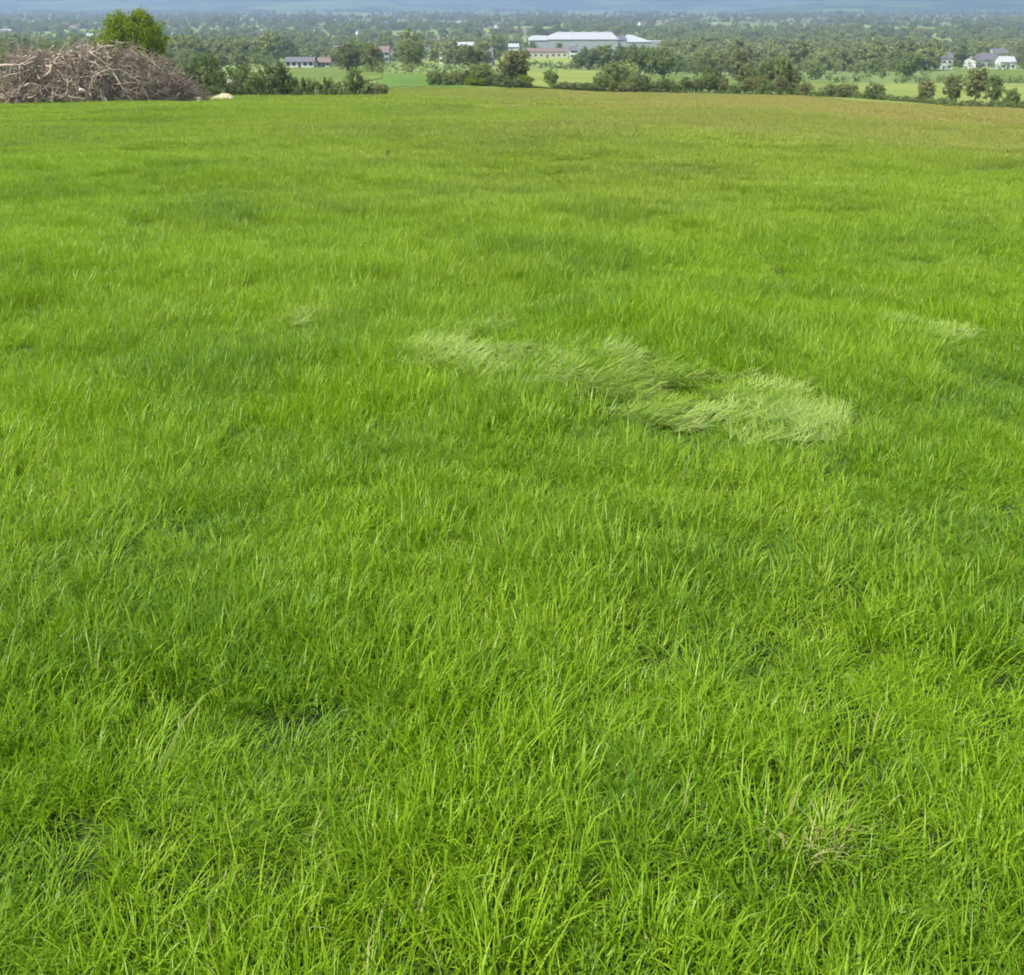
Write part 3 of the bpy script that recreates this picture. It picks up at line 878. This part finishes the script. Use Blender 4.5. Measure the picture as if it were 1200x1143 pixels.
house_at(1093, 77, 9, 552, 'white_wall', 'slate', 'low white outbuilding beside the bright white house', H=3.0, R=1.6)
house_at(1140, 74, 12, 575, 'white_wall', 'slate', 'white bungalow with its gable to the field', H=4.5, rz=.5)
house_at(1155, 74, 20, 590, 'grey_wall', 'slate', 'grey slate roofed house between the white houses', H=4.5, R=3.4)
house_at(1168, 64, 17, 660, 'white_wall', 'slate', 'white house standing higher behind the grey house', H=6.5)
house_at(1177, 75, 17, 560, 'white_wall', 'pale_metal', 'white house with pale roof beside the grey house', H=4.2)
house_at(1184, 56, 24, 780, 'cream_wall', 'pale_metal', 'wide cream barn with pale roof behind the white houses', H=5, R=2.5, chimney=False)
house_at(1030, 58, 15, 740, 'grey_wall', 'slate', 'grey house alone among the trees right of the factory', H=6)
house_at(897, 52, 14, 900, 'white_wall', 'slate', 'white house among the trees beyond the tall hedgerow trees', H=6)
r6 = random.Random(21)
for k in range(34):
    px = r6.uniform(384, 575); y = r6.uniform(470, 820)
    if abs(px - 545) < 14: continue
    wl, rf_, hh_ = r6.choice(['cream_wall', 'brick_wall', 'cream_wall', 'grey_wall']), r6.choice(['brown_tile', 'brown_tile', 'slate']), r6.choice([3.2, 5.2])
    ds = f"{'two storey' if hh_ > 4 else 'single storey'} {wl.split('_')[0].replace('brick', 'brown brick')} house with {'brown tiled' if rf_ == 'brown_tile' else 'grey slate'} roof"
    house_at(px, 0, r6.uniform(9, 15), y, wl, rf_, ds + ' in the estate left of the factory', ds + 's of the estate', H=hh_, R=2.8, rz=r6.uniform(-.5, .5))
for k in range(26):
    px = r6.uniform(0, 1200); y = r6.uniform(1000, 2400)
    house_at(px, 0, 14 / y * F, y, r6.choice(['white_wall', 'cream_wall', 'white_wall']), r6.choice(['slate', 'pale_metal', 'brown_tile']),
             'distant farmhouse scattered among the trees of the plain', 'distant farmhouses', H=5.5, R=3, rz=r6.uniform(-.8, .8), windows=False)

# ------------------------------------------------------------------ far woods (too many to count)
far_col = bpy.data.collections.new('far_tree_sources')
for k in range(6):
    tr, cr = tree_meshes(['round', 'shrub', 'loose'][k % 3], 3000 + k, 'leaf_far', nclump=60, per=34, leaf=.040)
    far_col.objects.link(bpy.data.objects.new('f%02d' % k, cr))
g = np.random.default_rng(99)
FX, FY = [], []
for k in range(330):                                            # hedgerow lines and copses
    y = 430 * (14 ** g.random()); x = g.uniform(-.62, .62) * y
    l = g.uniform(60, 230) * (1 + y / 3000); n = int(l / g.uniform(5, 12)); a = g.normal(0, .22) + (np.pi / 2 if g.random() < .2 else 0)
    t = (np.linspace(0, 1, n) - .5) * l
    FX.append(x + t * np.cos(a) + g.normal(0, 3, n)); FY.append(y + t * np.sin(a) + g.normal(0, 3, n))
for k in range(170):
    y = 480 * (10 ** g.random()); x = g.uniform(-.62, .62) * y; n = int(g.integers(8, 26)); s = g.uniform(10, 40)
    FX.append(x + g.normal(0, s * 1.6, n)); FY.append(y + g.normal(0, s, n))
FX = np.concatenate(FX); FY = np.concatenate(FY)
ok = FY > 420
fpx = CX + F * FX / (FY * .99)
ok &= ~((fpx > 585) & (fpx < 775) & (FY < 885) & (FY > 400))     # yard of the factory
ok &= ~((fpx > 325) & (fpx < 580) & (FY < 700) & (g.random(len(FX)) < .75))
ok &= ~((fpx > 1085) & (FY < 600)) & ~((fpx > 325) & (fpx < 395) & (FY < 545))
FX, FY = FX[ok], FY[ok]
fs = 3.5 + 10 * g.random(len(FX)) ** 1.8 * (1 + FY / 9000)
tag(instancer('woodland', np.stack([FX, FY, terrain(FX, FY) - .2], 1), np.stack([0 * FX, 0 * FX, g.random(len(FX)) * 6.28], 1), np.stack([fs, fs, fs * g.uniform(.8, 1.15, len(FX))], 1), g.integers(0, 6, len(FX)), far_col),
    'far mass of trees and hedgerows filling the plain below the hills', 'woodland', kind='stuff')
print('far trees', len(FX))

# ------------------------------------------------------------------ brush pile
PY = 60.0
pc = at(112, PY)
pile = thing('brush_pile', pc, 'big heap of dead grey brown branches at the brow of the meadow', 'brush pile')
PTOP_PX = np.array([4, 12, 22, 45, 62, 85, 105, 125, 150, 175, 198, 213, 226, 236])
PTOP = np.array([118, 58, 48, 49, 57, 55, 48, 50, 52, 58, 69, 89, 106, 121])
depP = PY * CP + (EYE - pc[2]) * SP
def pile_top(x):                                                # local x -> height above ground
    px = CX + F * (pc[0] + x) / depP
    t = np.interp(px, PTOP_PX, PTOP)
    return np.array([height_to(v, PY) for v in np.atleast_1d(t)]) - pc[2]
X0, X1 = (4 - 112) / F * depP, (236 - 112) / F * depP
gp = np.random.default_rng(5)
def branch_mesh(seed, L=1.0):
    g = np.random.default_rng(seed); mb = MB()
    def limb(p, d, l, r, depth):
        pts = [p]; n = 7; d = d / np.linalg.norm(d)
        for k in range(n):
            d = d + g.normal(0, .16, 3); d /= np.linalg.norm(d); pts.append(pts[-1] + d * l / n)
        mb.tube(pts, np.linspace(r, r * .28, n + 1), 5 if depth < 2 else 3)
        if depth < 2:
            for k in range(3 if depth == 0 else 2):
                b = pts[g.integers(2, n)]
                dd = d + g.normal(0, .75, 3); limb(b, dd, l * g.uniform(.35, .6), r * .5, depth + 1)
    limb(np.array([-.5 * L, 0, 0]), np.array([1., 0, 0]), L, .021, 0)
    return mb.mesh('branch', M['branch'], True)
BM = [branch_mesh(60 + k) for k in range(10)]
def terr_loc(x, yy): return float(terrain(pc[0] + x, pc[1] + yy)) - pc[2]
from mathutils import Euler
BV = [np.array([v.co[:] for v in m.vertices]) for m in BM]
for k in range(260):
    for attempt in range(25):
        x = gp.uniform(X0 + .5, X1 - 2.2) if k % 4 else gp.uniform(X0 + .3, X1 - .5)
        T = float(pile_top(x)[0]); dep = 2.4 * math.sqrt(max(.1, T / 3.4))
        a = gp.uniform(-.25, 1.0) * math.pi / 2                 # mostly the camera-facing skin and the top
        r = gp.uniform(.70, 1.0)
        yy = -dep * math.cos(a) * r; z = max(.12, T * math.sin(abs(a)) * r + .1) if a > 0 else gp.uniform(.1, .9)
        l = gp.uniform(.9, 2.6) * (.7 if x > X1 - 4.5 else 1) * (1 - .03 * attempt)
        th = gp.uniform(.85, 1.7) * (.6 if x > X1 - 4.5 else 1.15)
        if k % 6 == 1 and x < X1 - 4: th *= 2.1; l *= .85       # thick limbs
        rot = Euler((gp.random() * 6.28, gp.normal(0, .32), gp.normal(0, .75) + (math.pi if gp.random() < .5 else 0)))
        W = (BV[k % 10] * np.array([l, l * th, l * th])) @ np.array(rot.to_matrix()).T + np.array([x, yy, z])
        if np.max(W[:, 2] - pile_top(W[:, 0])) < .36 and W[:, 0].max() < X1 + .2: break
    else: continue
    b = link('branch', BM[k % 10], pile, (x, yy, z + terr_loc(x, yy)))
    b.scale = (l, l * th, l * th); b.rotation_euler = rot
mb = MB()
for k in range(7000):
    x = gp.uniform(X0, X1); 
    if k % 3 == 0: x = gp.uniform(X1 - 5, X1)
    T = float(pile_top(x)[0]); dep = 2.5 * math.sqrt(max(.08, T / 3.4))
    a = gp.uniform(0, math.pi); r = gp.random() ** .5 * .93
    yy = -dep * math.cos(a) * r; z = T * math.sin(a) * r
    d = gp.normal(0, 1, 3) * np.array([1.0, .8, .55]); d /= np.linalg.norm(d); l = gp.uniform(.35, 1.1)
    p0 = np.array([x, yy, z + .03 + terr_loc(x, yy)]); p1 = p0 + d * l * .5 + gp.normal(0, .05, 3); p2 = p1 + (d + gp.normal(0, .3, 3)) * l * .5
    for q_ in (p1, p2): q_[2] = max(q_[2], .02 + terr_loc(x, yy))
    rr_ = gp.uniform(.008, .022)
    mb.tube([p0, p1, p2], [rr_, rr_ * .8, rr_ * .3], 3)
tag(link('twigs', mb.mesh('twigs', M['twig']), pile), kind='stuff')

def heap(px, y, wpx, hpx, mat, name, label, cat, seed, dy=.8):
    p = at(px, y); w = pxw(wpx, y) / 2; h = pxw(hpx, y)
    nr, na = 9, 26; V = [(0, 0, h)]; Fq = []; F3 = []
    for i_ in range(1, nr + 1):
        f = i_ / nr
        for j_ in range(na):
            t = 2 * math.pi * j_ / na
            rr = f * (1 + .22 * math.sin(3 * t + seed) + .12 * math.sin(7 * t + 2 * seed))
            x, yy = w * rr * math.cos(t), w * dy * rr * math.sin(t)
            zz = h * (1 - f ** 3.2) * (.75 + .5 * float(vnoise(x * 4 + 9, yy * 4 + seed, seed))) if f < 1 else -.1
            V.append((x, yy, zz + float(terrain(p[0] + x, p[1] + yy)) - p[2]))
    for j_ in range(na): F3.append((0, 1 + j_, 1 + (j_ + 1) % na))
    for i_ in range(nr - 1):
        for j_ in range(na):
            a, b = 1 + i_*na + j_, 1 + i_*na + (j_ + 1) % na
            Fq.append((a, a + na, b + na, b))
    o = link(name, mesh_from(name, np.array(V), [np.array(Fq), np.array(F3)], M[mat], True), None, p)
    return tag(o, label, cat)
heap(262, 62, 30, 7.5, 'cream_heap', 'sawdust_heap', 'low cream coloured heap lying right of the brush pile', 'heap', 3)
heap(233, 59.5, 14, 7, 'cream_heap', 'sawdust_heap', 'small yellowish heap at the very foot of the brush pile', 'heap', 5)
heap(-24, 58.5, 72, 33, 'earth_heap', 'earth_heap', 'bare tan earth heap at the left end of the brush pile', 'heap', 8)

# ------------------------------------------------------------------ haze: the air between here and the hills
t = NT('haze'); t.t.nodes.remove(t.out)
out = t.n('OutputMaterial')
pv = t.n('VolumePrincipled')
pv.inputs['Color'].default_value = (.54, .73, 1.0, 1)
pv.inputs['Density'].default_value = 2.4e-4
pv.inputs['Anisotropy'].default_value = .2
t.t.links.new(pv.outputs[0], out.inputs['Volume'])
mb = MB(); mb.box(-14500, 14500, -6000, 14500, -62, 330)
hz = link('haze', mb.mesh('haze', t.m)); tag(hz, kind='stuff')
